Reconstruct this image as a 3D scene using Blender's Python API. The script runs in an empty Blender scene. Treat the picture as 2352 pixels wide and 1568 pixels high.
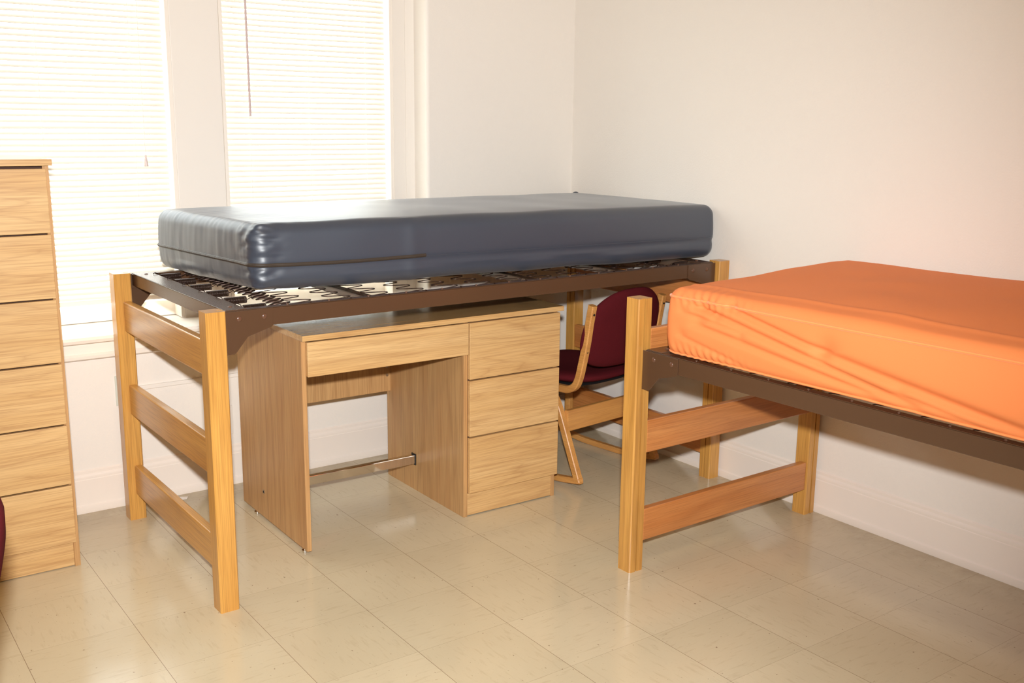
import bpy, bmesh, math, random
from mathutils import Vector, Matrix, noise
random.seed(4)
scene = bpy.context.scene
COL = scene.collection
PI = math.pi

# ------------------------------------------------------------------ camera, light, exposure
CAM = Vector((-3.15583, -3.91357, 1.45841))
FWD = Vector((0.57110493, 0.79419614, -0.20758527))
RIGHT = Vector((0.81310776, -0.5820228, 0.01025888))
UPV = Vector((0.1126718, 0.17464809, 0.97816313))
cd = bpy.data.cameras.new('camera')
cd.sensor_width = 36.0
cd.lens = 2363.62 / 2352 * 36.0
cd.clip_start = 0.05
cam = bpy.data.objects.new('camera', cd)
COL.objects.link(cam)
M = Matrix((RIGHT, UPV, -FWD)).transposed().to_4x4()
M.translation = CAM
cam.matrix_world = M
scene.camera = cam

world = bpy.data.worlds.new('daylight'); scene.world = world
world.use_nodes = True
bg = world.node_tree.nodes['Background']
bg.inputs[0].default_value = (0.93, 0.97, 1.0, 1)
bg.inputs[1].default_value = 8.5

def light(name, kind, loc, energy, color, **kw):
    d = bpy.data.lights.new(name, kind); d.energy = energy; d.color = color
    for k, v in kw.items(): setattr(d, k, v)
    o = bpy.data.objects.new(name, d); COL.objects.link(o); o.location = loc
    return o
# the photographer's flash, on top of the camera
fl = light('camera_flash', 'SPOT', (-3.16, -3.93, 1.645), 650, (0.97, 0.985, 0.99),
           spot_size=math.radians(88), spot_blend=1.0, shadow_soft_size=0.035)
fl.rotation_euler = (Vector((-1.10, -0.3, 0.70)) - fl.location).to_track_quat('-Z', 'Y').to_euler()
# the ceiling lamp of the room (warm)
cl = light('ceiling_lamp_light', 'AREA', (-2.6, -3.0, 3.05), 16, (1.0, 0.76, 0.48), shape='DISK', size=0.4)
# daylight portals in the two window openings
for i, (x0, x1) in enumerate(((-2.72, -1.86), (-1.67, -0.89))):
    p = light('daylight_portal', 'AREA', ((x0 + x1) / 2, 0.27, 1.55), 1, (1, 1, 1), shape='RECTANGLE', size=x1 - x0)
    p.data.size_y = 1.7
    p.rotation_euler = (-PI / 2, 0, 0)
    p.data.cycles.is_portal = True

vs = scene.view_settings
vs.view_transform = 'Standard'; vs.look = 'None'; vs.gamma = 1.0; vs.use_curve_mapping = False
vs.exposure = 0.0
scene.cycles.use_denoising = True
scene.cycles.max_bounces = 10
scene.cycles.diffuse_bounces = 5
scene.cycles.transparent_max_bounces = 12
scene.cycles.sample_clamp_indirect = 6.0
scene.cycles.caustics_reflective = False
scene.cycles.caustics_refractive = False

# ------------------------------------------------------------------ materials
def srgb(r, g, b):
    f = lambda c: (c / 255 / 12.92) if c / 255 <= 0.04045 else ((c / 255 + 0.055) / 1.055) ** 2.4
    return (f(r), f(g), f(b), 1)

class NT:
    def __init__(s, name):
        s.m = bpy.data.materials.new(name); s.m.use_nodes = True
        s.t = s.m.node_tree; s.n = s.t.nodes; s.l = s.t.links
        s.b = s.n['Principled BSDF']; s.out = s.n['Material Output']
    def node(s, k, **kw):
        n = s.n.new(k)
        for a, v in kw.items():
            if hasattr(n, a): setattr(n, a, v)
        return n
    def setv(s, n, **kw):
        for a, v in kw.items(): n.inputs[a.replace('_', ' ')].default_value = v
        return n
    def link(s, a, b): s.l.new(a, b)
    def math(s, op, a, b=None, c=None):
        n = s.n.new('ShaderNodeMath'); n.operation = op
        for i, v in enumerate((a, b, c)):
            if v is None: continue
            if isinstance(v, (int, float)): n.inputs[i].default_value = v
            else: s.l.new(v, n.inputs[i])
        return n.outputs[0]
    def mix(s, fac, a, b, mode='MIX'):
        n = s.n.new('ShaderNodeMix'); n.data_type = 'RGBA'; n.blend_type = mode
        for i, v in ((0, fac), (6, a), (7, b)):
            if isinstance(v, (int, float, tuple)): n.inputs[i].default_value = v
            else: s.l.new(v, n.inputs[i])
        return n.outputs[2]
    def ramp(s, v, stops):
        n = s.n.new('ShaderNodeValToRGB')
        while len(n.color_ramp.elements) < len(stops): n.color_ramp.elements.new(0.5)
        for e, (p, c) in zip(n.color_ramp.elements, stops): e.position = p; e.color = c
        s.l.new(v, n.inputs[0]); return n.outputs[0]
    def noise(s, vec, scale, detail=2, rough=0.5, dist=0.0):
        n = s.n.new('ShaderNodeTexNoise')
        n.inputs['Scale'].default_value = scale; n.inputs['Detail'].default_value = detail
        n.inputs['Roughness'].default_value = rough; n.inputs['Distortion'].default_value = dist
        if vec is not None: s.l.new(vec, n.inputs['Vector'])
        return n.outputs['Fac']
    def obj(s, rnd=0.0):
        tc = s.n.new('ShaderNodeTexCoord')
        v = tc.outputs['Object']
        if rnd:
            oi = s.n.new('ShaderNodeObjectInfo')
            k = s.math('MULTIPLY', oi.outputs['Random'], rnd)
            cb = s.n.new('ShaderNodeCombineXYZ')
            for i in range(3): s.l.new(k, cb.inputs[i])
            a = s.n.new('ShaderNodeVectorMath'); a.operation = 'ADD'
            s.l.new(v, a.inputs[0]); s.l.new(cb.outputs[0], a.inputs[1]); v = a.outputs[0]
        return v
    def scale(s, v, sc):
        n = s.n.new('ShaderNodeMapping'); n.inputs['Scale'].default_value = sc
        s.l.new(v, n.inputs['Vector']); return n.outputs[0]
    def bump(s, h, strength, dist=0.001):
        n = s.n.new('ShaderNodeBump'); n.inputs['Strength'].default_value = strength
        n.inputs['Distance'].default_value = dist
        s.l.new(h, n.inputs['Height']); s.l.new(n.outputs[0], s.b.inputs['Normal'])

def simple(name, col, rough=0.5, metal=0.0, coat=0.0, spec=0.5):
    t = NT(name); t.b.inputs['Base Color'].default_value = col
    t.b.inputs['Roughness'].default_value = rough; t.b.inputs['Metallic'].default_value = metal
    t.b.inputs['Coat Weight'].default_value = coat; t.b.inputs['Specular IOR Level'].default_value = spec
    return t.m

def wood(name, light_, mid, dark, axis, rough=0.4, rings=19.0, fine=1.0, coat=0.0, wide=7.0):
    t = NT(name); v = t.obj(7.3)
    sc = [wide, wide, wide]; sc[axis] = wide / 11
    a = t.scale(v, sc)
    n1 = t.noise(a, 0.8, 3, 0.42, 0.12)
    r = t.math('FRACT', t.math('MULTIPLY', n1, rings))
    tri = t.math('ABSOLUTE', t.math('SUBTRACT', r, 0.5))
    lines = t.ramp(tri, [(0.0, (1, 1, 1, 1)), (0.05, (0.5, 0.5, 0.5, 1)), (0.22, (0, 0, 0, 1))])
    sc2 = [330.0] * 3; sc2[axis] = 6.0
    fib = t.noise(t.scale(v, sc2), 1.0, 2, 0.6)
    sc3 = [16.0] * 3; sc3[axis] = 0.9
    broad = t.noise(t.scale(v, sc3), 1.0, 2, 0.5)
    base = t.mix(t.ramp(broad, [(0.3, (0, 0, 0, 1)), (0.7, (1, 1, 1, 1))]), light_, mid)
    fibm = t.ramp(fib, [(0.42, (0, 0, 0, 1)), (0.72, (1, 1, 1, 1))])
    c1 = t.mix(t.math('MULTIPLY', lines, 0.31), base, dark)
    c2 = t.mix(t.math('MULTIPLY', fibm, 0.5 * fine), c1, dark)
    t.link(c2, t.b.inputs['Base Color'])
    t.b.inputs['Roughness'].default_value = rough
    t.b.inputs['Coat Weight'].default_value = coat; t.b.inputs['Coat Roughness'].default_value = 0.18
    t.bump(fib, 0.12, 0.0006)
    return t.m

LAM = (srgb(218, 180, 126), srgb(206, 164, 108), srgb(156, 108, 64))
lam_x = wood('laminate_oak_x', *LAM, 0, rough=0.42)
lam_y = wood('laminate_oak_y', *LAM, 1, rough=0.42)
lam_z = wood('laminate_oak_z', srgb(202, 160, 108), srgb(190, 144, 94), srgb(140, 96, 56), 2, rough=0.42, rings=7)
lam_top = wood('laminate_oak_top', *LAM, 0, rough=0.2, coat=1.0)
OAK = (srgb(214, 160, 82), srgb(198, 142, 68), srgb(142, 92, 42))
oak_z = wood('solid_oak_post', *OAK, 2, rough=0.3, rings=4, coat=0.25, wide=10)
oak_y = wood('solid_oak_rung', *OAK, 1, rough=0.28, rings=4, coat=0.3, wide=8)
OAKD = (srgb(205, 138, 78), srgb(190, 118, 60), srgb(146, 84, 40))
oakd_y = wood('red_oak_rung', *OAKD, 1, rough=0.3, rings=4, coat=0.25, wide=8)
ply = wood('beech_ply', srgb(218, 160, 90), srgb(204, 144, 76), srgb(158, 100, 52), 1, rough=0.42, rings=3, coat=0.0)
ply_x = wood('beech_stretcher', srgb(218, 160, 90), srgb(204, 144, 76), srgb(170, 112, 60), 0, rough=0.35, rings=3, coat=0.2)
dark_gap = simple('dark_gap', srgb(74, 46, 34), 0.8)  # dark brown that paints the shade inside the drawer gaps

def paint(name, col, rough, bscale=260, bs=0.35, coat=0.0, bd=0.0015):
    t = NT(name); v = t.obj()
    n = t.noise(v, bscale, 3, 0.6)
    big = t.noise(v, 2.0, 2)
    c = t.mix(t.math('MULTIPLY', big, 0.10), col, tuple(x * 0.86 for x in col[:3]) + (1,))
    t.link(c, t.b.inputs['Base Color']); t.b.inputs['Roughness'].default_value = rough
    t.b.inputs['Coat Weight'].default_value = coat
    if bs: t.bump(n, bs, bd)
    return t.m
wall_m = paint('textured_cream_wall', srgb(238, 231, 222), 0.62, 150, 0.32, bd=0.003)
pier_m = paint('smooth_cream_wall', srgb(238, 231, 222), 0.55, 300, 0.12)
trim_m = paint('white_gloss_trim', srgb(245, 237, 226), 0.34, 90, 0.05)
base_m = paint('painted_baseboard', srgb(240, 229, 218), 0.40, 120, 0.08)
ceil_m = paint('ceiling_paint', srgb(240, 226, 200), 0.8, 120, 0.2)

def floor_material():
    t = NT('vinyl_floor_tiles'); v = t.obj()
    sep = t.n.new('ShaderNodeSeparateXYZ'); t.link(v, sep.inputs[0])
    S = 0.3048
    ux = t.math('DIVIDE', t.math('SUBTRACT', sep.outputs[0], -2.7282), S)
    uy = t.math('DIVIDE', t.math('SUBTRACT', sep.outputs[1], -0.6975), S)
    fx, fy = t.math('FLOOR', ux), t.math('FLOOR', uy)
    dx = t.math('ABSOLUTE', t.math('SUBTRACT', t.math('FRACT', t.math('ADD', ux, 0.5)), 0.5))
    dy = t.math('ABSOLUTE', t.math('SUBTRACT', t.math('FRACT', t.math('ADD', uy, 0.5)), 0.5))
    cb = t.n.new('ShaderNodeCombineXYZ'); t.link(fx, cb.inputs[0]); t.link(fy, cb.inputs[1])
    wn = t.n.new('ShaderNodeTexWhiteNoise'); wn.noise_dimensions = '2D'; t.link(cb.outputs[0], wn.inputs['Vector'])
    # streak direction alternates from tile to tile
    chk = t.math('MODULO', t.math('ABSOLUTE', t.math('ADD', fx, fy)), 2.0)
    def flecks(sc, thr0, thr1, scale):
        n = t.noise(t.scale(v, sc), scale, 2, 0.55)
        return t.ramp(n, [(thr0, (0, 0, 0, 1)), (thr1, (1, 1, 1, 1))])
    fA = flecks((38, 130, 1), 0.70, 0.78, 1.0); fB = flecks((130, 38, 1), 0.70, 0.78, 1.0)
    f1 = t.mix(chk, fA, fB)
    gA = flecks((14, 75, 1), 0.56, 0.72, 1.0); gB = flecks((75, 14, 1), 0.56, 0.72, 1.0)
    f2 = t.mix(chk, gA, gB)
    f3 = flecks((75, 65, 1), 0.71, 0.76, 1.0)
    f4 = flecks((160, 160, 1), 0.62, 0.76, 1.0)
    base = t.mix(wn.outputs['Value'], srgb(210, 197, 167), srgb(216, 203, 173))
    dirt = t.ramp(t.noise(v, 1.6, 4, 0.6, 0.4), [(0.38, (0, 0, 0, 1)), (0.75, (1, 1, 1, 1))])
    c = t.mix(t.math('MULTIPLY', dirt, 0.22), base, srgb(172, 152, 120))
    c = t.mix(t.math('MULTIPLY', f2, 0.20), c, srgb(160, 136, 100))
    c = t.mix(t.math('MULTIPLY', f4, 0.16), c, srgb(168, 146, 112))
    c = t.mix(t.math('MULTIPLY', f1, 0.52), c, srgb(138, 110, 78))
    c = t.mix(t.math('MULTIPLY', f3, 0.75), c, srgb(120, 92, 70))
    # blotchy darker tone towards the walls
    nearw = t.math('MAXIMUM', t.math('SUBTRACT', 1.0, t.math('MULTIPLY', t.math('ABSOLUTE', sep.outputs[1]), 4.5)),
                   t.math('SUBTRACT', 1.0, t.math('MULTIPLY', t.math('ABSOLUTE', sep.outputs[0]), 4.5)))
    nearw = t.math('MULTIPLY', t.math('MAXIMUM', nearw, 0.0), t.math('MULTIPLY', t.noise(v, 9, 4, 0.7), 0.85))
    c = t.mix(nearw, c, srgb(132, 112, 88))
    lx = t.math('MULTIPLY', t.math('LESS_THAN', dx, 0.0026), 0.75)
    ly = t.math('MULTIPLY', t.math('LESS_THAN', dy, 0.0018), 0.42)
    c = t.mix(t.math('MAXIMUM', lx, ly), c, srgb(116, 88, 64))
    t.link(c, t.b.inputs['Base Color'])
    rg = t.ramp(t.noise(v, 5, 3), [(0.3, (0.12, 0.12, 0.12, 1)), (0.75, (0.26, 0.26, 0.26, 1))])
    t.link(rg, t.b.inputs['Roughness'])
    t.b.inputs['Specular IOR Level'].default_value = 0.55
    t.bump(t.noise(v, 14, 2), 0.10, 0.002)
    return t.m
floor_m = floor_material()

def metal_paint(name, col, rough):
    t = NT(name); v = t.obj()
    n = t.noise(v, 900, 2, 0.6)
    c = t.mix(t.math('MULTIPLY', n, 0.25), col, tuple(x * 1.5 for x in col[:3]) + (1,))
    t.link(c, t.b.inputs['Base Color']); t.b.inputs['Roughness'].default_value = rough
    t.b.inputs['Specular IOR Level'].default_value = 0.6
    t.bump(n, 0.10, 0.0005)
    return t.m
brown = metal_paint('brown_enamel_steel', srgb(80, 56, 39), 0.27)
steel_dark = simple('dark_spring_wire', srgb(66, 50, 44), 0.28, 0.75)
chrome = simple('chrome_bar', (0.78, 0.74, 0.68, 1), 0.07, 1.0)
screw_m = simple('screw_steel', (0.5, 0.45, 0.38, 1), 0.3, 1.0)
bolt_m = metal_paint('brown_rivet', srgb(92, 62, 46), 0.25)
black = simple('black_rubber', srgb(28, 26, 26), 0.6)
plate_m = simple('grey_plastic_plate', srgb(214, 217, 205), 0.35)
paper = simple('paper', srgb(240, 232, 222), 0.8)

def fabric(name, col, col2, rough, weave, bs, sheen=0.3, coat=0.0, spec=0.5):
    t = NT(name); v = t.obj()
    n = t.noise(v, weave, 2, 0.6)
    t.link(t.mix(n, col, col2), t.b.inputs['Base Color'])
    t.b.inputs['Roughness'].default_value = rough
    t.b.inputs['Sheen Weight'].default_value = sheen; t.b.inputs['Sheen Roughness'].default_value = 0.4
    t.b.inputs['Coat Weight'].default_value = coat; t.b.inputs['Coat Roughness'].default_value = 0.42
    t.b.inputs['Specular IOR Level'].default_value = spec
    t.bump(n, bs, 0.0006)
    return t.m
navy = fabric('navy_vinyl_nylon', srgb(46, 54, 68), srgb(56, 64, 78), 0.45, 900, 0.1, 0.1, 0.5, 0.8)
navy_zip = simple('zipper_tape', srgb(62, 52, 44), 0.5)
orange = fabric('orange_nylon', srgb(230, 130, 70), srgb(236, 140, 84), 0.74, 800, 0.12, 0.0, 0.0, 0.3)
orange_pipe = fabric('orange_piping', srgb(246, 142, 80), srgb(250, 152, 90), 0.5, 800, 0.1)
maroon = fabric('maroon_wool', srgb(66, 18, 22), srgb(98, 30, 36), 0.95, 700, 0.5, 0.0, 0.0, 0.05)

def slat_material():
    t = NT('white_vinyl_slat')
    tr = t.n.new('ShaderNodeBsdfTranslucent'); tr.inputs[0].default_value = (0.95, 0.94, 0.90, 1)
    t.b.inputs['Base Color'].default_value = srgb(222, 214, 200); t.b.inputs['Roughness'].default_value = 0.5
    mx = t.n.new('ShaderNodeMixShader'); mx.inputs[0].default_value = 0.05
    t.link(t.b.outputs[0], mx.inputs[1]); t.link(tr.outputs[0], mx.inputs[2]); t.link(mx.outputs[0], t.out.inputs[0])
    return t.m
slat_m = slat_material()
def glass_material():
    t = NT('window_glass')
    tr = t.n.new('ShaderNodeBsdfTransparent'); tr.inputs[0].default_value = (0.96, 0.98, 0.97, 1)
    gl = t.n.new('ShaderNodeBsdfGlossy'); gl.inputs['Roughness'].default_value = 0.02
    mx = t.n.new('ShaderNodeMixShader'); mx.inputs[0].default_value = 0.06
    t.link(tr.outputs[0], mx.inputs[1]); t.link(gl.outputs[0], mx.inputs[2]); t.link(mx.outputs[0], t.out.inputs[0])
    return t.m
glass_m = glass_material()

# ------------------------------------------------------------------ mesh helpers
class MB:
    def __init__(s): s.bm = bmesh.new()
    def box(s, x0, x1, y0, y1, z0, z1, bevel=0.0, seg=2, mat=None):
        b = bmesh.new(); bmesh.ops.create_cube(b, size=1.0)
        for v in b.verts:
            v.co = Vector((x0 + (v.co.x + .5) * (x1 - x0), y0 + (v.co.y + .5) * (y1 - y0), z0 + (v.co.z + .5) * (z1 - z0)))
        if bevel: bmesh.ops.bevel(b, geom=b.edges[:], offset=bevel, segments=seg, profile=0.5, affect='EDGES')
        s.merge(b, mat); return s
    def merge(s, b, mat=None):
        me = bpy.data.meshes.new('tmp')
        if mat is not None: b.transform(mat)
        bmesh.ops.recalc_face_normals(b, faces=b.faces[:])
        b.to_mesh(me); b.free(); s.bm.from_mesh(me); bpy.data.meshes.remove(me)
    def prism(s, pts, axis, a0, a1, bevel=0.0, mat=None):
        """extrude the polygon pts (2d) along axis 'x','y','z' from a0 to a1"""
        b = bmesh.new()
        def P(p, a):
            return {'x': (a, p[0], p[1]), 'y': (p[0], a, p[1]), 'z': (p[0], p[1], a)}[axis]
        lo = [b.verts.new(P(p, a0)) for p in pts]; hi = [b.verts.new(P(p, a1)) for p in pts]
        n = len(pts)
        b.faces.new(lo); b.faces.new(hi[::-1])
        for i in range(n): b.faces.new((lo[i], lo[(i + 1) % n], hi[(i + 1) % n], hi[i]))
        bmesh.ops.recalc_face_normals(b, faces=b.faces[:])
        if bevel: bmesh.ops.bevel(b, geom=b.edges[:], offset=bevel, segments=2, profile=0.5, affect='EDGES')
        s.merge(b, mat); return s
    def cyl(s, p0, p1, r0, r1=None, seg=24, cap=True):
        r1 = r0 if r1 is None else r1
        p0, p1 = Vector(p0), Vector(p1); d = p1 - p0
        b = bmesh.new(); bmesh.ops.create_cone(b, cap_ends=cap, segments=seg, radius1=r0, radius2=r1, depth=d.length)
        m = d.to_track_quat('Z', 'Y').to_matrix().to_4x4(); m.translation = (p0 + p1) / 2
        s.merge(b, m); return s
    def sphere(s, c, r, sc=(1, 1, 1), seg=20):
        b = bmesh.new(); bmesh.ops.create_uvsphere(b, u_segments=seg, v_segments=seg // 2, radius=r)
        m = Matrix.Translation(c) @ Matrix.Diagonal((*sc, 1)); s.merge(b, m); return s
    def tube(s, pts, r, seg=8, closed=False, caps=True):
        pts = [Vector(p) for p in pts]; b = bmesh.new(); rings = []; n = len(pts)
        t0 = (pts[1] - pts[0]).normalized()
        ref = Vector((0, 0, 1)) if abs(t0.z) < 0.9 else Vector((1, 0, 0))
        nrm = (ref - t0 * ref.dot(t0)).normalized()
        for i in range(n):
            if closed: t = (pts[(i + 1) % n] - pts[i - 1]).normalized()
            else: t = (pts[min(i + 1, n - 1)] - pts[max(i - 1, 0)]).normalized()
            nrm = (nrm - t * nrm.dot(t)).normalized(); bn = t.cross(nrm)
            rings.append([b.verts.new(pts[i] + (nrm * math.cos(2 * PI * k / seg) + bn * math.sin(2 * PI * k / seg)) * r) for k in range(seg)])
        for i in range(n if closed else n - 1):
            A, B = rings[i], rings[(i + 1) % n]
            for k in range(seg): b.faces.new((A[k], A[(k + 1) % seg], B[(k + 1) % seg], B[k]))
        if not closed and caps: b.faces.new(rings[0][::-1]); b.faces.new(rings[-1])
        s.merge(b); return s
    def ribbon(s, path, th, x0, x1, closed=False, bevel=0.0):
        """bent-ply strip: path in the (y,z) plane, thickness th in the plane, width x0..x1"""
        P = [Vector((0, p[0], p[1])) for p in path]; n = len(P); b = bmesh.new(); R = []
        for i in range(n):
            if closed: t = (P[(i + 1) % n] - P[i - 1]).normalized()
            else: t = (P[min(i + 1, n - 1)] - P[max(i - 1, 0)]).normalized()
            nn = Vector((0, -t.z, t.y)); a, c = P[i] + nn * th / 2, P[i] - nn * th / 2
            e = bevel
            ring = [(x0 + e, a), (x1 - e, a), (x1, a - nn * e), (x1, c + nn * e), (x1 - e, c), (x0 + e, c), (x0, c + nn * e), (x0, a - nn * e)]
            R.append([b.verts.new((x, q.y, q.z)) for x, q in ring])
        for i in range(n if closed else n - 1):
            A, B = R[i], R[(i + 1) % n]
            for k in range(8): b.faces.new((A[k], A[(k + 1) % 8], B[(k + 1) % 8], B[k]))
        if not closed: b.faces.new(R[0][::-1]); b.faces.new(R[-1])
        s.merge(b); return s
    def build(s, name, mat, parent=None, smooth=False, angle=40):
        me = bpy.data.meshes.new(name); bm = s.bm
        if smooth:
            for f in bm.faces: f.smooth = True
            ca = math.radians(angle)
            for e in bm.edges:
                if len(e.link_faces) == 2 and e.calc_face_angle(0) > ca: e.smooth = False
        bm.to_mesh(me); bm.free(); me.materials.append(mat)
        o = bpy.data.objects.new(name, me); COL.objects.link(o)
        if parent is not None: o.parent = parent
        return o

def tag(o, label, cat, group=None, kind=None):
    if label: o['label'] = label
    if cat: o['category'] = cat
    if group: o['group'] = group
    if kind: o['kind'] = kind
    return o
def thing(name, label, cat, loc=(0, 0, 0), rz=0.0, group=None):
    o = bpy.data.objects.new(name, None); COL.objects.link(o)
    o.location = loc; o.rotation_euler = (0, 0, rz); o.empty_display_size = 0.1
    return tag(o, label, cat, group)
def struct(o):
    o['kind'] = 'structure'; return o
def smooth_path(pts, sub=8, closed=False):
    P = [Vector(p) if len(p) == 3 else Vector((p[0], p[1], 0)) for p in pts]; n = len(P); out = []
    for i in range(n if closed else n - 1):
        p0 = P[(i - 1) % n] if closed or i > 0 else P[0]; p1 = P[i]; p2 = P[(i + 1) % n]
        p3 = P[(i + 2) % n] if closed or i + 2 < n else P[-1]
        for k in range(sub):
            t = k / sub
            out.append(0.5 * ((2 * p1) + (p2 - p0) * t + (2 * p0 - 5 * p1 + 4 * p2 - p3) * t * t + (3 * p1 - p0 - 3 * p2 + p3) * t ** 3))
    if not closed: out.append(P[-1])
    return out

# ------------------------------------------------------------------ the room
XL, YF, ZC = -6.3, -8.0, 3.1
m = MB(); m.box(XL - .1, 0.12, YF - .1, 0.12, -0.08, 0.0); struct(m.build('floor', floor_m))
m = MB(); m.box(XL - .1, 0.15, YF - .1, 0.35, ZC, ZC + 0.1); struct(m.build('ceiling', ceil_m))
WS = 0.012          # wall surface behind the baseboards
m = MB(); m.box(WS, 0.15, YF, 0.35, 0, ZC); struct(m.build('wall_right', wall_m))
m = MB(); m.box(XL - .1, XL, YF, 0.35, 0, ZC); struct(m.build('wall_left', wall_m))
m = MB(); m.box(XL - .1, 0.15, YF - .1, YF, 0, ZC); struct(m.build('wall_front', wall_m))
# window wall: solid right part with a rounded corner, a wall under the sill, the recessed part above
RX = -0.80          # where the wall steps back to the window recess
ZS = 0.675          # underside of the sill
m = MB()
arc = [(RX, 0.13)]
for k in range(9):
    a = PI + (PI / 2) * k / 8
    arc.append((RX + 0.016 + 0.016 * math.cos(a), WS + 0.016 + 0.016 * math.sin(a)))
m.prism(arc + [(WS, WS), (0.012, 0.34), (RX, 0.34)], 'z', 0, ZC)
m.box(XL, RX, WS, 0.34, 0, ZS)
m.box(XL, -2.80, 0.12, 0.34, ZS, ZC)
m.box(XL, RX, 0.12, 0.34, 2.36, ZC)
struct(m.build('wall_back', wall_m, smooth=True, angle=30))
m = MB(); m.box(-1.86, -1.667, 0.12, 0.34, ZS, 2.36, bevel=0.004); struct(m.build('trim_1', pier_m))
m = MB(); m.box(-0.905, RX, 0.118, 0.34, ZS, 2.36); m.box(-0.846, -0.842, 0.115, 0.12, ZS + .03, 2.36)
struct(m.build('trim_2', pier_m))
# deep sill with nosing, and the apron with its moulding under it
m = MB()
prof = [(0.30, 0.675), (0.0, 0.675), (-0.02, 0.672), (-0.034, 0.666), (-0.040, 0.655), (-0.038, 0.646), (-0.030, 0.640), (-0.012, 0.638), (WS, 0.638), (WS, 0.630), (0.30, 0.630)]
prof = [(0.30, 0.688), (-0.022, 0.684), (-0.034, 0.679), (-0.040, 0.669), (-0.036, 0.658), (-0.024, 0.653), (-0.010, 0.653), (-0.006, 0.648), (0.30, 0.648)]
m.prism([(y, z) for y, z in prof], 'x', -3.3, RX - .001); struct(m.build('trim_3', trim_m, smooth=True, angle=30))
m = MB(); m.box(-3.3, RX - .02, -0.003, WS + .005, 0.60, 0.650)
m.prism([(0.014, 0.612), (-0.006, 0.612), (-0.014, 0.604), (-0.012, 0.594), (-0.004, 0.588), (0.014, 0.584)], 'x', -3.3, RX - .02)
struct(m.build('trim_4', trim_m, smooth=True, angle=30))
# baseboards
def baseboard(name, axis, a0, a1, s):
    m = MB()
    p = [(0.014, 0.0), (-0.004, 0.0), (-0.006, 0.012), (-0.004, 0.026), (0.0, 0.030), (0.001, 0.034), (0.001, 0.128),
         (0.003, 0.131), (0.002, 0.140), (0.004, 0.146), (0.007, 0.150), (0.007, 0.160), (0.014, 0.168)]
    m.prism(p, axis, a0, a1)
    return struct(m.build(name, base_m, smooth=True, angle=25))
baseboard('baseboard_back', 'x', -6.2, 0.0, 1)
m = MB()
p = [(0.014, 0.0), (-0.004, 0.0), (-0.006, 0.012), (-0.004, 0.026), (0.0, 0.030), (0.001, 0.034), (0.001, 0.128),
     (0.003, 0.131), (0.002, 0.140), (0.004, 0.146), (0.007, 0.150), (0.007, 0.160), (0.014, 0.168)]
m.prism(p, 'y', -7.9, 0.0); struct(m.build('baseboard_right', base_m, smooth=True, angle=25))

# windows: sash, panes
def window(idx, x0, x1):
    z0, z1 = 0.69, 2.36
    root = bpy.data.objects.new('window_%d' % idx, None); COL.objects.link(root); struct(root)
    root.location = ((x0 + x1) / 2, 0.22, z0)
    def at(o): o.matrix_parent_inverse = Matrix.Translation(root.location).inverted(); return o
    m = MB()
    m.box(x0, x0 + .035, .201, .30, z0 + .06, z1 - .05); m.box(x1 - .035, x1, .201, .30, z0 + .06, z1 - .05)
    m.box(x0, x1, .20, .30, z0, z0 + .06); m.box(x0, x1, .20, .30, z1 - .05, z1)
    at(m.build('window_frame', trim_m, root))
    m = MB(); m.box(x1 - .014, x1, .121, .20, z0, z1); m.box(x0, x0 + .014, .121, .20, z0, z1)
    at(m.build('window_stop', trim_m, root))
    m = MB(); m.box(x0 + .036, x1 - .036, .225, .229, z0 + .061, z1 - .051); at(m.build('window_pane', glass_m, root))
window(1, -2.80, -1.86)
window(2, -1.667, -0.905)

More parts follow.
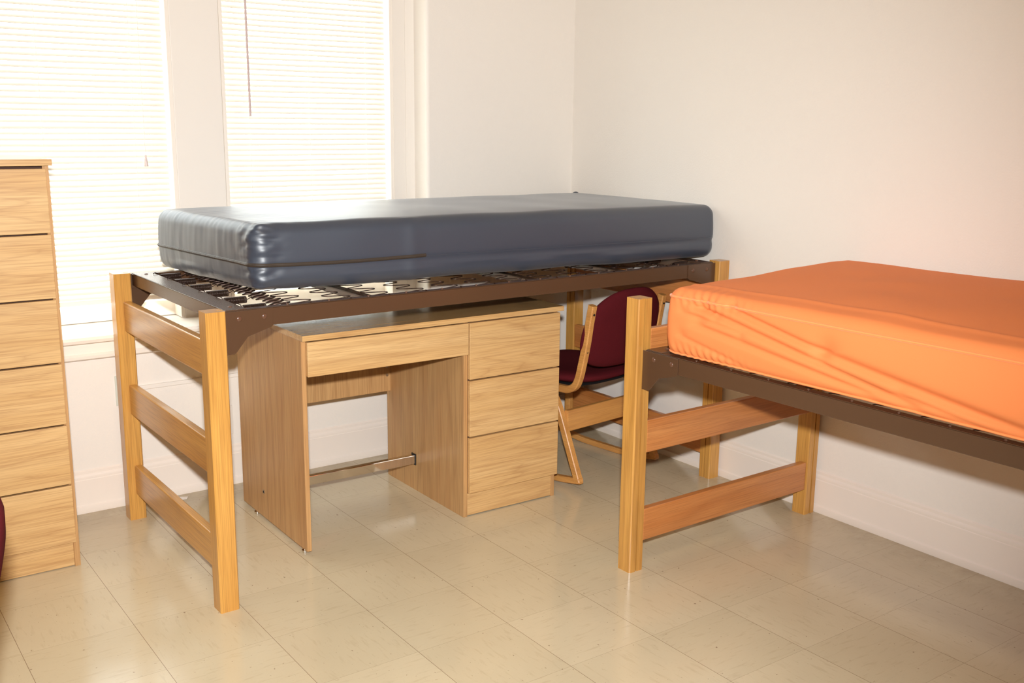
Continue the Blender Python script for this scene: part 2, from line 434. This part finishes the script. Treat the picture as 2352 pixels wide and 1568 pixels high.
# venetian blinds
def blind(label, x0, x1, z0, wand=None, cord=None, tilt=52):
    y = 0.158; zt = 2.33
    root = thing('window_blind', label, 'blind', ((x0 + x1) / 2, y, z0), 0, 'venetian blinds in the windows')
    L = lambda o: o
    cx = (x0 + x1) / 2
    m = MB(); z = z0 + 0.030; i = 0
    while z < zt - .02:
        tl = math.radians(tilt + 3 * math.sin(i * 1.7) + (random.uniform(-4, 4) if z < 1.0 else 0))
        b = bmesh.new(); rows = []
        nx = 24
        for k in range(6):
            s_ = (k / 5 - .5) * 0.0252
            bow = 0.0022 * (1 - (2 * k / 5 - 1) ** 2)
            yy = s_ * math.cos(tl) - bow * math.sin(tl); zz = s_ * math.sin(tl) + bow * math.cos(tl)
            row = []
            for q in range(nx + 1):
                u = q / nx; sag = -0.0012 * math.sin(u * PI * 3 + i) * (1.6 if z < 1.0 else .5)
                row.append(b.verts.new((x0 - cx + .004 + (x1 - x0 - .008) * u, yy, zz + z - z0 + sag)))
            rows.append(row)
        for k in range(5):
            for q in range(nx): b.faces.new((rows[k][q], rows[k][q + 1], rows[k + 1][q + 1], rows[k + 1][q]))
        m.merge(b); z += 0.0212; i += 1
    m.build('slats', slat_m, root, smooth=True, angle=60)
    m = MB(); m.box(x0 - cx, x1 - cx, -.012, .012, 0.0, 0.020, bevel=.004); m.build('bottom_rail', trim_m, root)
    m = MB(); m.box(x0 - cx, x1 - cx, -.016, .02, zt - z0, zt - z0 + .028); m.build('head_rail', trim_m, root)
    m = MB()
    w = x1 - x0
    for fx in (0.14, 0.5, 0.86):
        for dy in (-.0135, .0135): m.cyl((-w / 2 + fx * w, dy, .01), (-w / 2 + fx * w, dy, zt - z0), .0007, seg=6)
    m.build('ladder_cord', trim_m, root)
    if wand:
        m = MB(); m.cyl((wand[0] - cx, -.038, wand[1] - z0), (wand[0] - cx - .004, -.034, zt - z0), .0046, seg=6)
        m.build('tilt_wand', simple('smoky_wand', srgb(205, 184, 182), 0.3), root)
    if cord:
        m = MB(); m.cyl((cord[0] - cx, -.022, cord[1] - z0 + .04), (cord[0] - cx, -.02, zt - z0), .0011, seg=6)
        m.build('pull_cord', trim_m, root)
        m = MB(); m.cyl((cord[0] - cx, -.022, cord[1] - z0), (cord[0] - cx, -.022, cord[1] - z0 + .042), .0085, .003, seg=12)
        m.build('cord_tassel', simple('tassel_plastic', srgb(214, 196, 190), 0.4), root)
blind('white mini blind of the left window, with a pull cord tassel', -2.78, -1.878, 0.765, cord=(-1.972, 1.283))
blind('white mini blind of the right window, with a dark tilt wand', -1.650, -0.924, 0.765, wand=(-1.555, 1.475))

# ------------------------------------------------------------------ beds
BW, BL, BH, S = 0.9674, 2.176, 0.9217, 0.0595
GR = 0.028
def bed(name, label, loc, rz, rt, rung_mat_right, hook=0.001):
    """frame in bed space: x along the bed, y from the room side to the wall side"""
    root = thing(name, label, 'bed frame', loc, rz, 'oak post bed frames')
    rb = rt - 0.054
    # posts with the groove that takes the rail plates
    for ex in (0, 1):
        for ey in (0, 1):
            X0 = 0.0 if ex == 0 else BL - S; Y0 = 0.0 if ey == 0 else BW - S
            gy = GR if ey == 0 else S - GR
            w, d, c = 0.0032, 0.018, 0.0035
            # cross-section, groove on +x side for the left posts
            ps = [(c, 0), (S - c, 0), (S, c), (S, gy - w), (S - d, gy - w), (S - d, gy + w), (S, gy + w), (S, S - c), (S - c, S), (c, S), (0, S - c), (0, c)]
            if ex: ps = [(S - a, b) for a, b in ps][::-1]
            m = MB(); m.prism([(X0 + a, Y0 + b) for a, b in ps], 'z', 0.0, BH)
            o = m.build('post', oak_z, root)
    # rungs: three per end
    for ex in (0, 1):
        xo = (0.026, 0.0545) if ex == 0 else (BL - 0.0545, BL - 0.026)
        for z0, z1 in ((0.100, 0.210), (0.406, 0.516), (0.714, 0.822)):
            m = MB(); m.box(xo[0], xo[1], S + .0005, BW - S - .0005, z0, z1, bevel=0.004)
            m.build('rung', rung_mat_right if ex == 0 else oakd_y, root)
    # side rails: angle steel
    for ey in (0, 1):
        yo = GR if ey == 0 else BW - GR; sg = 1 if ey == 0 else -1
        m = MB(); x0, x1 = S + .008, BL - S - .008
        a, b = sorted((yo, yo + sg * .004)); m.box(x0, x1, a, b, rb, rt, bevel=.0012)
        a, b = sorted((yo, yo + sg * .030)); m.box(x0, x1, a, b, rt - .004, rt, bevel=.001)
        m.build('side_rail', brown, root)
        for ex in (0, 1):
            pts = [(S - .015, rt - .002), (0.213, rt - .002), (0.213, rt - .053), (0.207, rt - .059), (0.133, rt - .081), (0.097, rt - .124), (0.090, rt - .129), (S - .015, rt - .129)]
            if ex: pts = [(BL - a, z) for a, z in pts][::-1]
            ya, yb = sorted((yo - sg * .0035, yo - sg * .0002))
            m = MB(); m.prism(pts, 'y', ya, yb, bevel=.0008)
            pl = m.build('corner_plate', brown, root)
            for bx in (0.108, 0.186):
                X = bx if ex == 0 else BL - bx; Y = yo - sg * .0035
                m = MB(); m.sphere((X, Y, rt - .025), .0085, (1, .45, 1), 16); m.build('bolt', bolt_m, pl, smooth=True)
    # end rails
    for ex in (0, 1):
        xo = 0.070 if ex == 0 else BL - 0.070; sg = 1 if ex == 0 else -1
        m = MB()
        a, b = sorted((xo, xo + sg * .004)); m.box(a, b, GR + .004, BW - GR - .004, rt - .042, rt + .002, bevel=.0012)
        a, b = sorted((xo, xo + sg * .066)); m.box(a, b, GR + .004, BW - GR - .004, rt - .002, rt + .002, bevel=.001)
        m.build('end_rail', brown, root)
        for yy in (0.085, 0.88):
            m = MB(); m.sphere((xo + sg * .035, yy, rt + .002), .007, (1, 1, .5), 12); m.build('rivet', bolt_m, root, smooth=True)
    for k in range(13):
        for yo, sg in ((GR, 1), (BW - GR, -1)):
            m = MB(); m.sphere((0.27 + 0.138 * k, yo + sg * .018, rt), .0045, (1, 1, .8), 10); m.build('stud', bolt_m, root, smooth=True)
    # cross bars under the springs
    for X in (0.60, 1.29, 1.72):
        m = MB(); m.box(X - .016, X + .016, GR + .004, BW - GR - .004, rt - .022, rt - .018); m.box(X - .016, X - .013, GR + .004, BW - GR - .004, rt - .040, rt - .018)
        m.build('cross_bar', brown, root)
    # coil springs at both ends
    for ex in (0, 1):
        for k in range(6):
            Y = 0.100 + 0.1525 * k
            X0, X1 = (0.136, 0.236)
            zc = rt - .010; path = []
            turns, r = 20, 0.0105
            for q in range(turns * 8 + 1):
                u = q / (turns * 8); a = 2 * PI * turns * u
                path.append((X0 + .016 + (X1 - X0 - .030) * u, Y + r * math.cos(a), zc + r * math.sin(a)))
            hk = [(X0 - .012, Y, rt + .004), (X0 - .004, Y, rt + .008), (X0 + .008, Y, rt + .002)]
            tail = [(X1 - .008, Y, zc), (X1 + .004, Y, zc + .006), (X1 + .010, Y, zc - .002)]
            P = hk + path + tail
            if ex: P = [(BL - a, b, c) for a, b, c in P]
            m = MB(); m.tube(P, .0016, seg=5); m.build('coil_spring', steel_dark, root, smooth=True, angle=80)
        # dense zigzag link along the end
        P = []; n = 46
        for q in range(n + 1):
            Y = 0.05 + (BW - .10) * q / n
            X = 0.252 + (0.052 if q % 2 else 0.0) + .004 * math.sin(q)
            P.append((X, Y, rt - .008 + (.003 if q % 2 else -.003)))
        if ex: P = [(BL - a, b, c) for a, b, c in P]
        m = MB(); m.tube(smooth_path(P, 4), .0026, seg=6); m.build('zigzag_link', steel_dark, root, smooth=True, angle=80)
    # sinuous wires running across, hooked into both side rails
    n = 12
    for k in range(n):
        X = 0.345 + 0.138 * k; P = [(X, GR + .012, rt + hook), (X, GR + .020, rt + hook), (X + .006, GR + .034, rt - .006)]
        q = 0; Y = GR + .052
        while Y < BW - GR - .06:
            sx = (0.034 if q % 2 else -0.034)
            P.append((X + sx * .8, Y - .010, rt - .008)); P.append((X + sx, Y + .012, rt - .008)); Y += .044; q += 1
        P += [(X, BW - GR - .034, rt - .004), (X, BW - GR - .012, rt + .001)]
        m = MB(); m.tube(smooth_path(P, 5), .0016, seg=6); m.build('sinuous_wire', steel_dark, root, smooth=True, angle=80)
    return root

BROT = 0.0118
bed('bed_frame', 'oak post bed frame by the window, springs set high above the desk', (-2.1884, -1.079, 0), BROT, 0.916, oak_y)
OR = 0.0158
ox = Vector((-0.9749, -1.5617, 0)) + Vector((-math.sin(OR) * S, math.cos(OR) * S, 0))
bed('bed_frame', 'oak post bed frame along the right wall, holding the orange mattress', ox, OR - PI / 2, 0.7584, oakd_y, hook=-.006)

# ------------------------------------------------------------------ mattresses
def mattress_surface(quad, zb, zt, r, crown, disp, slope=0.0):
    """returns F(u,v,w): point on a rounded, stuffed box for a box-surface point u,v,w in [-1,1]"""
    a = ((quad[1] - quad[0]).length + (quad[2] - quad[3]).length) / 4
    b = ((quad[3] - quad[0]).length + (quad[2] - quad[1]).length) / 4
    c = (zt - zb) / 2
    def F(u, v, w, out=0.0):
        p = Vector((u * a, v * b, w * c))
        rr = Vector((max(-(a - r), min(a - r, p.x)), max(-(b - r), min(b - r, p.y)), max(-(c - r), min(c - r, p.z))))
        d = p - rr
        if d.length < 1e-9: n = Vector((0, 0, 1 if w > 0 else -1)); q = rr
        else: n = d.normalized(); q = rr + n * r
        q = q + n * out
        U, V = q.x / a, q.y / b
        base = (quad[0] * (1 - U) * (1 - V) + quad[1] * (1 + U) * (1 - V) + quad[2] * (1 + U) * (1 + V) + quad[3] * (1 - U) * (1 + V)) / 4
        z = (zb + zt) / 2 + q.z
        z += crown * (1 - U ** 4) * (1 - V ** 4) * max(0, q.z / c)
        z += slope * (V + 1) / 2 * (1 + q.z / c) / 2
        P = Vector((base.x, base.y, z))
        dd = disp(U, V, q.z / c, n, a, b)
        ang = math.atan2(quad[1].y - quad[0].y, quad[1].x - quad[0].x)
        nn = Vector((n.x * math.cos(ang) - n.y * math.sin(ang), n.x * math.sin(ang) + n.y * math.cos(ang), n.z))
        return P + nn * dd
    return F, a, b, c
def mattress_mesh(F, nu, nv, nw):
    b = bmesh.new(); cache = {}
    def V(i, j, k):
        key = (i, j, k)
        if key not in cache:
            f = lambda t, n: math.sin((2 * t / n - 1) * PI / 2) * .35 + (2 * t / n - 1) * .65
            cache[key] = b.verts.new(F(f(i, nu), f(j, nv), f(k, nw)))
        return cache[key]
    for i in range(nu):
        for j in range(nv):
            for k in (0, nw):
                q = [V(i, j, k), V(i + 1, j, k), V(i + 1, j + 1, k), V(i, j + 1, k)]; b.faces.new(q if k else q[::-1])
    for i in range(nu):
        for k in range(nw):
            for j in (0, nv):
                q = [V(i, j, k), V(i + 1, j, k), V(i + 1, j, k + 1), V(i, j, k + 1)]; b.faces.new(q[::-1] if j else q)
    for j in range(nv):
        for k in range(nw):
            for i in (0, nu):
                q = [V(i, j, k), V(i, j + 1, k), V(i, j + 1, k + 1), V(i, j, k + 1)]; b.faces.new(q if i else q[::-1])
    m = MB(); m.merge(b); return m
def ring(F, w, out, n=260, t0=0.0, t1=1.0):
    """points around the side at height w (perimeter parameter, starting at the front left corner)"""
    pts = []
    for i in range(n + 1):
        t = (t0 + (t1 - t0) * i / n) % 1.0
        s = t * 4; k = int(s) % 4; f = (s - int(s)) * 2 - 1
        u, v = ((f, -1), (1, f), (-f, 1), (-1, -f))[k]
        pts.append(F(u, v, w, out))
    return pts

def loc2w(fr, p):
    x, y, r = fr; c, s_ = math.cos(r), math.sin(r)
    return Vector((x + c * p[0] - s_ * p[1], y + s_ * p[0] + c * p[1], 0))
BF = (-2.1884, -1.079, BROT); OF = (-0.9749, -1.5617, OR)
def nz(x, y, z, s=1.0): return noise.noise(Vector((x * s, y * s, z * s)))

# blue mattress
def disp_blue(U, V, W, n, a, b):
    x, y = U * a, V * b
    d = 0.0025 * nz(x, y, W * .1, 5)
    side = 1 - abs(n.z)
    # puckered corner and the gathers on the left end
    cl = math.exp(-((x + a - .02) ** 2) / .0045) * math.exp(-((y + b - .02) ** 2) / .0045)
    d += cl * .008 * nz(x * 9, y * 9, W * 3.6, 2.4)
    if n.x < -.2: d += .0012 * nz(0, y * 30, W * .8, 1.0) * side + .0006 * nz(3, y * 80, W * .7, 1.0)
    if n.z > .3 and U < -.6: d += .0014 * nz(x * 5, y * 60, 0, 1) * min(1, (-.6 - U) * 4)
    if n.y < -.3:
        d += 0.004 * math.exp(-((W + .34) / .12) ** 2) * -1
        d += .003 * math.exp(-((x + .42) / .03) ** 2)
    d += 0.010 * side * (1 - W * W) * .8
    if W < -.6: d += -.006 * nz(x, y, 0, 4)
    return d
quad = [loc2w(BF, p) for p in ((0.262, 0.268), (2.197, 0.108), (2.185, 0.985), (0.190, 0.998))]
F, a, b_, c = mattress_surface(quad, 0.9225, 1.138, 0.036, 0.012, disp_blue)
root = thing('mattress', 'navy blue vinyl mattress with a zipper, lying on the high bed frame by the window', 'mattress')
mattress_mesh(F, 240, 110, 34).build('mattress_cover', navy, root, smooth=True, angle=80)
m = MB(); m.tube(ring(F, -.20, -.003, 420, 0.75, 1.0), .0075, seg=8); m.tube(ring(F, -.20, .0035, 420, 0.75, 1.0), .0022, seg=6)
P = [F(-1 + .62 * i / 120, -1, -.20 - .05 * math.sin(i / 120 * PI), -.003) for i in range(121)]; m.tube(P, .0075, seg=8)
P = [F(-1 + .62 * i / 120, -1, -.20 - .05 * math.sin(i / 120 * PI), .0035) for i in range(121)]; m.tube(P, .0022, seg=6)
m.build('zipper', navy_zip, root, smooth=True, angle=80)
m = MB(); P = [F(-.38 + 1.37 * i / 120, -1, -.22, .0) for i in range(121)]; m.tube(P, .0016, seg=6); m.build('seam', navy, root, smooth=True)
c3 = F(.985, .96, 1.0)
m = MB(); m.sphere(c3 + Vector((-.01, 0, .002)), .014, (1.2, 1, .8), 12); m.build('corner_tuft', navy, root, smooth=True)

# orange mattress
FOLDS = [(-.78, .55, .30, -.75, .030, -.013), (-.90, .35, -.55, .10, .018, -.006), (-.80, .05, .10, -.72, .030, -.010), (-.90, -.35, -.55, -.80, .020, -.006),
         (-.62, .70, -.12, .08, .026, -.013), (-.10, .05, .80, -.80, .040, -.014), (.25, -.55, .60, -.90, .02, -.006), (-.86, .62, -.70, .45, .016, -.006)]
def disp_orange(U, V, W, n, a, b):
    # here U runs along the bed away from the far end, V from the room side to the wall
    x, y = U * a, V * b
    d = 0.004 * nz(x, y, W * .2, 3.2)
    side = max(0, -n.y)
    s_ = (U + 1) * a / 1.3 * 2 - 1      # along the part in view
    for (s0, w0, s1, w1, wd, am) in FOLDS:
        ex, ey = s1 - s0, w1 - w0; L2 = ex * ex + ey * ey
        t = max(0, min(1, ((s_ - s0) * ex + (W - w0) * ey) / L2))
        dd = ((s_ - s0 - t * ex) * .65) ** 2 + ((W - w0 - t * ey) * .09) ** 2 * 1.0
        dist = math.hypot((s_ - s0 - t * ex) * .65, (W - w0 - t * ey) * .10)
        d += am * math.exp(-(dist / wd) ** 2) * side * min(1, max(0, (W + .95) * 3))
    # gathers next to the corner
    g = math.exp(-((s_ + .78) / .22) ** 2)
    d += g * .0022 * math.sin((x * 1.0 + W * .035) * 230) * (math.exp(-((W - .72) / .2) ** 2) + math.exp(-((W + .8) / .22) ** 2)) * side
    if n.z > .2:
        d += .0016 * g * math.sin(x * 190 + y * 60) * max(0, 1 - (V + 1) * 4)
        d += .003 * nz(x * 2, y * 2, 3, 3)
        d += .0035 * math.exp(-((V + .80) / .03) ** 2)
    d += 0.014 * (1 - abs(n.z)) * (1 - W * W)
    return d
def o2w(p): return loc2w(OF, p)     # p: x towards the wall, y away from the camera
quad = [o2w(p) for p in ((0.040, -0.092), (0.040, -2.05), (0.930, -2.05), (0.930, -0.085))]
Fo, a, b_, c = mattress_surface(quad, 0.7610, 0.970, 0.026, 0.016, disp_orange, 0.026)
root = thing('mattress', 'bright orange wrinkled mattress with piped seams, on the lower bed by the right wall', 'mattress')
mattress_mesh(Fo, 300, 110, 44).build('mattress_cover', orange, root, smooth=True, angle=80)
m = MB(); m.tube(ring(Fo, .76, .001, 700, -.25, .25), .0042, seg=8); m.build('top_piping', orange_pipe, root, smooth=True)
m = MB(); m.tube(ring(Fo, -.93, .001, 700, -.25, .25), .0036, seg=8); m.build('bottom_piping', orange_pipe, root, smooth=True)

# ------------------------------------------------------------------ desk
desk = thing('desk', 'oak laminate desk with three drawers on the right, standing under the blue bed', 'desk', (-1.7941, -0.8483, 0), -0.0075)
DW, DD = 1.0831, 0.6064
m = MB(); m.box(0, DW, 0, DD, 0.752, 0.7713, bevel=.0012); m.build('desktop', lam_top, desk)
m = MB(); m.box(0.0, 0.0165, 0.015, DD, 0.015, 0.7518, bevel=.0008); sp = m.build('side_panel', lam_z, desk)
m = MB(); m.cyl((-.0015, .394, .116), (.001, .394, .116), .008, seg=16); m.build('cam_bolt', screw_m, sp)
m = MB(); m.cyl((-.0022, .394, .116), (.0, .394, .116), .0045, seg=6); m.build('bolt_socket', black, sp)
for gy in (0.055, 0.49):
    m = MB(); m.cyl((.008, gy, 0), (.008, gy, .008), .011, seg=16); m.cyl((.008, gy, .008), (.008, gy, .016), .004, seg=8); m.build('glide', chrome, desk, smooth=True)
# pedestal carcass
m = MB()
m.box(0.6328, 0.650, 0.015, DD, 0.0, 0.7518, bevel=.0008)
m.box(1.046, 1.062, 0.015, DD, 0.0, 0.7518, bevel=.0008)
m.box(0.650, 1.046, DD - .012, DD, 0.02, 0.7518)
m.build('pedestal', lam_z, desk)
m = MB(); m.box(0.650, 1.046, 0.0185, 0.030, 0.004, 0.7515); m.build('pedestal_gap_shade', dark_gap, desk)  # dark sheet behind the drawer fronts, painted as the shade in their gaps
m = MB(); m.box(0.650, 1.046, 0.0165, 0.0185, 0.004, 0.0915, bevel=.0005); m.build('kick_plate', lam_x, desk)
for z0, z1 in ((0.095, 0.3115), (0.317, 0.530), (0.5355, 0.7475)):
    m = MB(); m.box(0.6505, 1.0645, -0.001, 0.0155, z0, z1, bevel=.0018); m.build('drawer', lam_x, desk)
m = MB(); m.box(0.0165, 0.6455, 0.0, 0.0165, 0.6305, 0.7475, bevel=.0018)
m.build('pencil_drawer', lam_x, desk)
m = MB(); m.box(0.020, 0.632, 0.0167, 0.45, 0.655, 0.742); m.build('drawer_box', dark_gap, desk)
m = MB(); m.box(0.0165, 0.6328, DD - .030, DD - .012, 0.372, 0.7518); mp = m.build('modesty_panel', lam_z, desk)
for z in (0.44, 0.475):
    m = MB(); m.cyl((0.618, DD - .0315, z), (0.618, DD - .0295, z), .006, seg=14); m.build('panel_screw', screw_m, mp)
m = MB(); m.box(0.0165, 0.6322, .372, .396, .112, .148, bevel=.002); fb = m.build('footrest_bar', chrome, desk)
m = MB(); m.box(0.6285, 0.6328, .368, .400, .107, .153, bevel=.001); m.build('bar_end_cap', black, fb)

# ------------------------------------------------------------------ dresser (cut by the left edge)
dr = thing('dresser', 'tall oak laminate dresser with six handleless drawers at the left edge', 'dresser', (-3.207, -0.475, 0), 0.0)
W = 0.76
m = MB(); m.box(-.004, W + .008, -.016, .462, 1.316, 1.336, bevel=.001); m.build('dresser_top', lam_x, dr)
m = MB(); m.box(0, .018, 0.0, .46, 0.0, 1.3155, bevel=.0008); m.box(W - .018, W, 0.0, .46, 0, 1.3155, bevel=.0008); m.box(.018, W - .018, .448, .46, .02, 1.3155)
m.build('carcass', lam_z, dr)
m = MB(); m.box(.018, W - .018, .018, .025, 0.02, 1.315); m.build('carcass_gap_shade', dark_gap, dr)  # solid dark sheet standing in for the shade between the dresser drawers
m = MB(); m.box(.018, W - .018, .004, .018, 0.003, 0.088, bevel=.0006); m.build('kick_plate', lam_x, dr)
zs = [0.088, 0.290, 0.493, 0.697, 0.904, 1.109, 1.314]
for k in range(6):
    z1 = zs[k + 1] - (.0045 if k < 5 else .007)
    m = MB(); m.box(.010, W - .0105, -.012, .003, zs[k] + .001, z1, bevel=.0015); m.build('drawer', lam_x, dr)

# ------------------------------------------------------------------ chairs
def chair(label, loc, rz, parent=None):
    """two-position dorm chair; x across, y towards the front"""
    root = thing('chair', label, 'chair', loc, rz, 'maroon padded two-position chairs')
    for sx in (-1, 1):
        xa, xb = (-.254, -.226) if sx < 0 else (.226, .254)
        ua, ub = (-.228, -.200) if sx < 0 else (.200, .228)
        # leg loop: rear leg, seat bearer, front leg down to the runner
        leg = [(-.290, .030), (-.262, .095), (-.222, .190), (-.186, .275), (-.160, .330), (-.142, .356), (-.115, .371), (-.08, .375), (.0, .376), (.12, .377), (.26, .378)]
        m = MB(); m.ribbon([(p.x, p.y) for p in smooth_path(leg, 5)], .030, xa, xb, bevel=.003); m.build('rear_leg', ply, root, smooth=True, angle=35)
        run = [(-.300, .040), (-.20, .024), (-.10, .0145), (.0, .0135), (.08, .0135), (.16, .016), (.24, .026), (.325, .045)]
        m = MB(); m.ribbon([(p.x, p.y) for p in smooth_path(run, 4)], .025, xa + .001, xb - .001, bevel=.003); m.build('runner', ply, root, smooth=True, angle=35)
        m = MB(); m.box(xa + .002, xb - .002, .225, .255, .028, .364, bevel=.003); m.build('front_leg', ply, root)
        up = [(-.316, .762), (-.302, .690), (-.287, .600), (-.268, .515), (-.254, .462), (-.236, .424), (-.205, .403), (-.165, .3965), (-.08, .396), (.1, .397), (.24, .398)]
        m = MB(); m.ribbon([(p.x, p.y) for p in smooth_path(up, 5)], .030, ua, ub, bevel=.004); fr = m.build('back_frame', ply, root, smooth=True, angle=35)
        for (y, z) in ((-.311, .725), (-.2805, .57)):
            m = MB(); m.cyl((sx * .214, y - .0155, z), (sx * .214, y - .010, z), .0045, seg=12); m.build('screw', black, fr)
    # stretcher boards
    m = MB(); m.box(-.227, .227, -.206, -.184, .222, .312, bevel=.004); m.build('stretcher', ply_x, root)
    m = MB(); m.box(-.227, .227, .230, .250, .300, .360, bevel=.004); m.build('stretcher', ply_x, root)
    # seat cushion
    def cushion(fn, nu=28, nv=22, th=.05):
        b = bmesh.new(); R = []
        for k in range(9):
            a = -PI / 2 + PI * k / 8; R.append([fn(u / 48 * 2 * PI, math.cos(a) ** .35 if k not in (0, 8) else 0.0, math.sin(a)) for u in range(48)])
        rings = []
        for k, rr in enumerate(R):
            rings.append([b.verts.new(rr[0])] if k in (0, 8) else [b.verts.new(p) for p in rr])
        for k in range(8):
            A, B = rings[k], rings[k + 1]
            for u in range(48):
                v = (u + 1) % 48
                if len(A) == 1: b.faces.new((A[0], B[v], B[u]))
                elif len(B) == 1: b.faces.new((A[u], A[v], B[0]))
                else: b.faces.new((A[u], A[v], B[v], B[u]))
        m = MB(); m.merge(b); return m
    def sq(a, n):
        c, s_ = math.cos(a), math.sin(a)
        return (math.copysign(abs(c) ** (2 / n), c), math.copysign(abs(s_) ** (2 / n), s_))
    def seat(a, r, h):
        x, y = sq(a, 3.4)
        return Vector((x * .222 * r, .005 + y * .245 * r, .432 + h * .026 - .010 * (y * r) * (1 if y < 0 else -.6) - .012 * (1 - (x * r) ** 2)))
    cushion(seat).build('seat', maroon, root, smooth=True, angle=80)
    def seatpan(a, r, h):
        x, y = sq(a, 3.4)
        return Vector((x * .205 * r, .005 + y * .225 * r, .404 + h * .008))
    cushion(seatpan).build('seat_pan', black, root, smooth=True, angle=80)
    def back(a, r, h):
        x, y = sq(a, 3.0)
        t = (y * r + 1) / 2
        w = .236 - .040 * max(0, t - .45) ** 1.4 * 2.0
        z = .640 + y * .155 * r + .020 * (1 - abs(x * r) ** 2.2) * max(0, y * r)
        yy = -.256 - (z - .52) * .20 - .028 * (1 - (x * r) ** 2) + h * .022
        return Vector((x * w * r, yy, z))
    cushion(back).build('backrest', maroon, root, smooth=True, angle=80)
    return root
chair('maroon padded chair with bent wood frame, between the desk and the orange bed', (-0.404, -0.529, 0), math.radians(7))
chair('maroon padded chair almost out of view, in front of the dresser at the left edge', (-3.236, -1.985, 0), math.radians(84))

# ------------------------------------------------------------------ small things on the walls and floor
o = thing('wall_outlet', 'grey outlet cover on the wall below the sill, behind the rear bed post', 'outlet', (-2.14, WS, 0.454))
m = MB(); m.box(-.036, .036, -.007, 0.0, -.058, .058, bevel=.002); m.build('cover_plate', plate_m, o)
m = MB(); m.box(-.016, .016, -.0085, -.006, .010, .042, bevel=.001); m.box(-.016, .016, -.0085, -.006, -.042, -.010, bevel=.001); m.build('socket', trim_m, o)
m = MB(); m.box(-1.798, -1.727, WS - .008, WS, .212, .330, bevel=.002); tag(m.build('blank_wall_plate', pier_m), 'wall-coloured blank plate low on the wall behind the front bed post', 'wall plate')
m = MB(); m.box(-2.10, -1.0, WS - .010, WS, .446, .462, bevel=.002); tag(m.build('cable_raceway', pier_m), 'painted cable raceway running level along the wall behind the bed and desk', 'cable raceway')
m = MB(); b = bmesh.new()
vs_ = [b.verts.new((x, y, z)) for x, y, z in ((-2.02, -.060, .0015), (-1.955, -.070, .0012), (-1.945, -.050, .003), (-1.975, -.045, .006), (-2.015, -.048, .002))]
b.faces.new(vs_); ex = bmesh.ops.extrude_face_region(b, geom=b.faces[:]); bmesh.ops.translate(b, verts=[v for v in ex['geom'] if isinstance(v, bmesh.types.BMVert)], vec=(0, 0, .0012)); m.merge(b)
tag(m.build('paper_scrap', paper), 'small white paper scrap on the floor by the baseboard, left of the desk', 'paper scrap')

# ceiling lamp (above the camera's view)
o = thing('ceiling_lamp', 'round ceiling lamp above the middle of the room', 'lamp', (-2.6, -3.0, ZC))
m = MB(); m.cyl((0, 0, -.035), (0, 0, 0), .23, seg=40); m.build('lamp_base', trim_m, o)
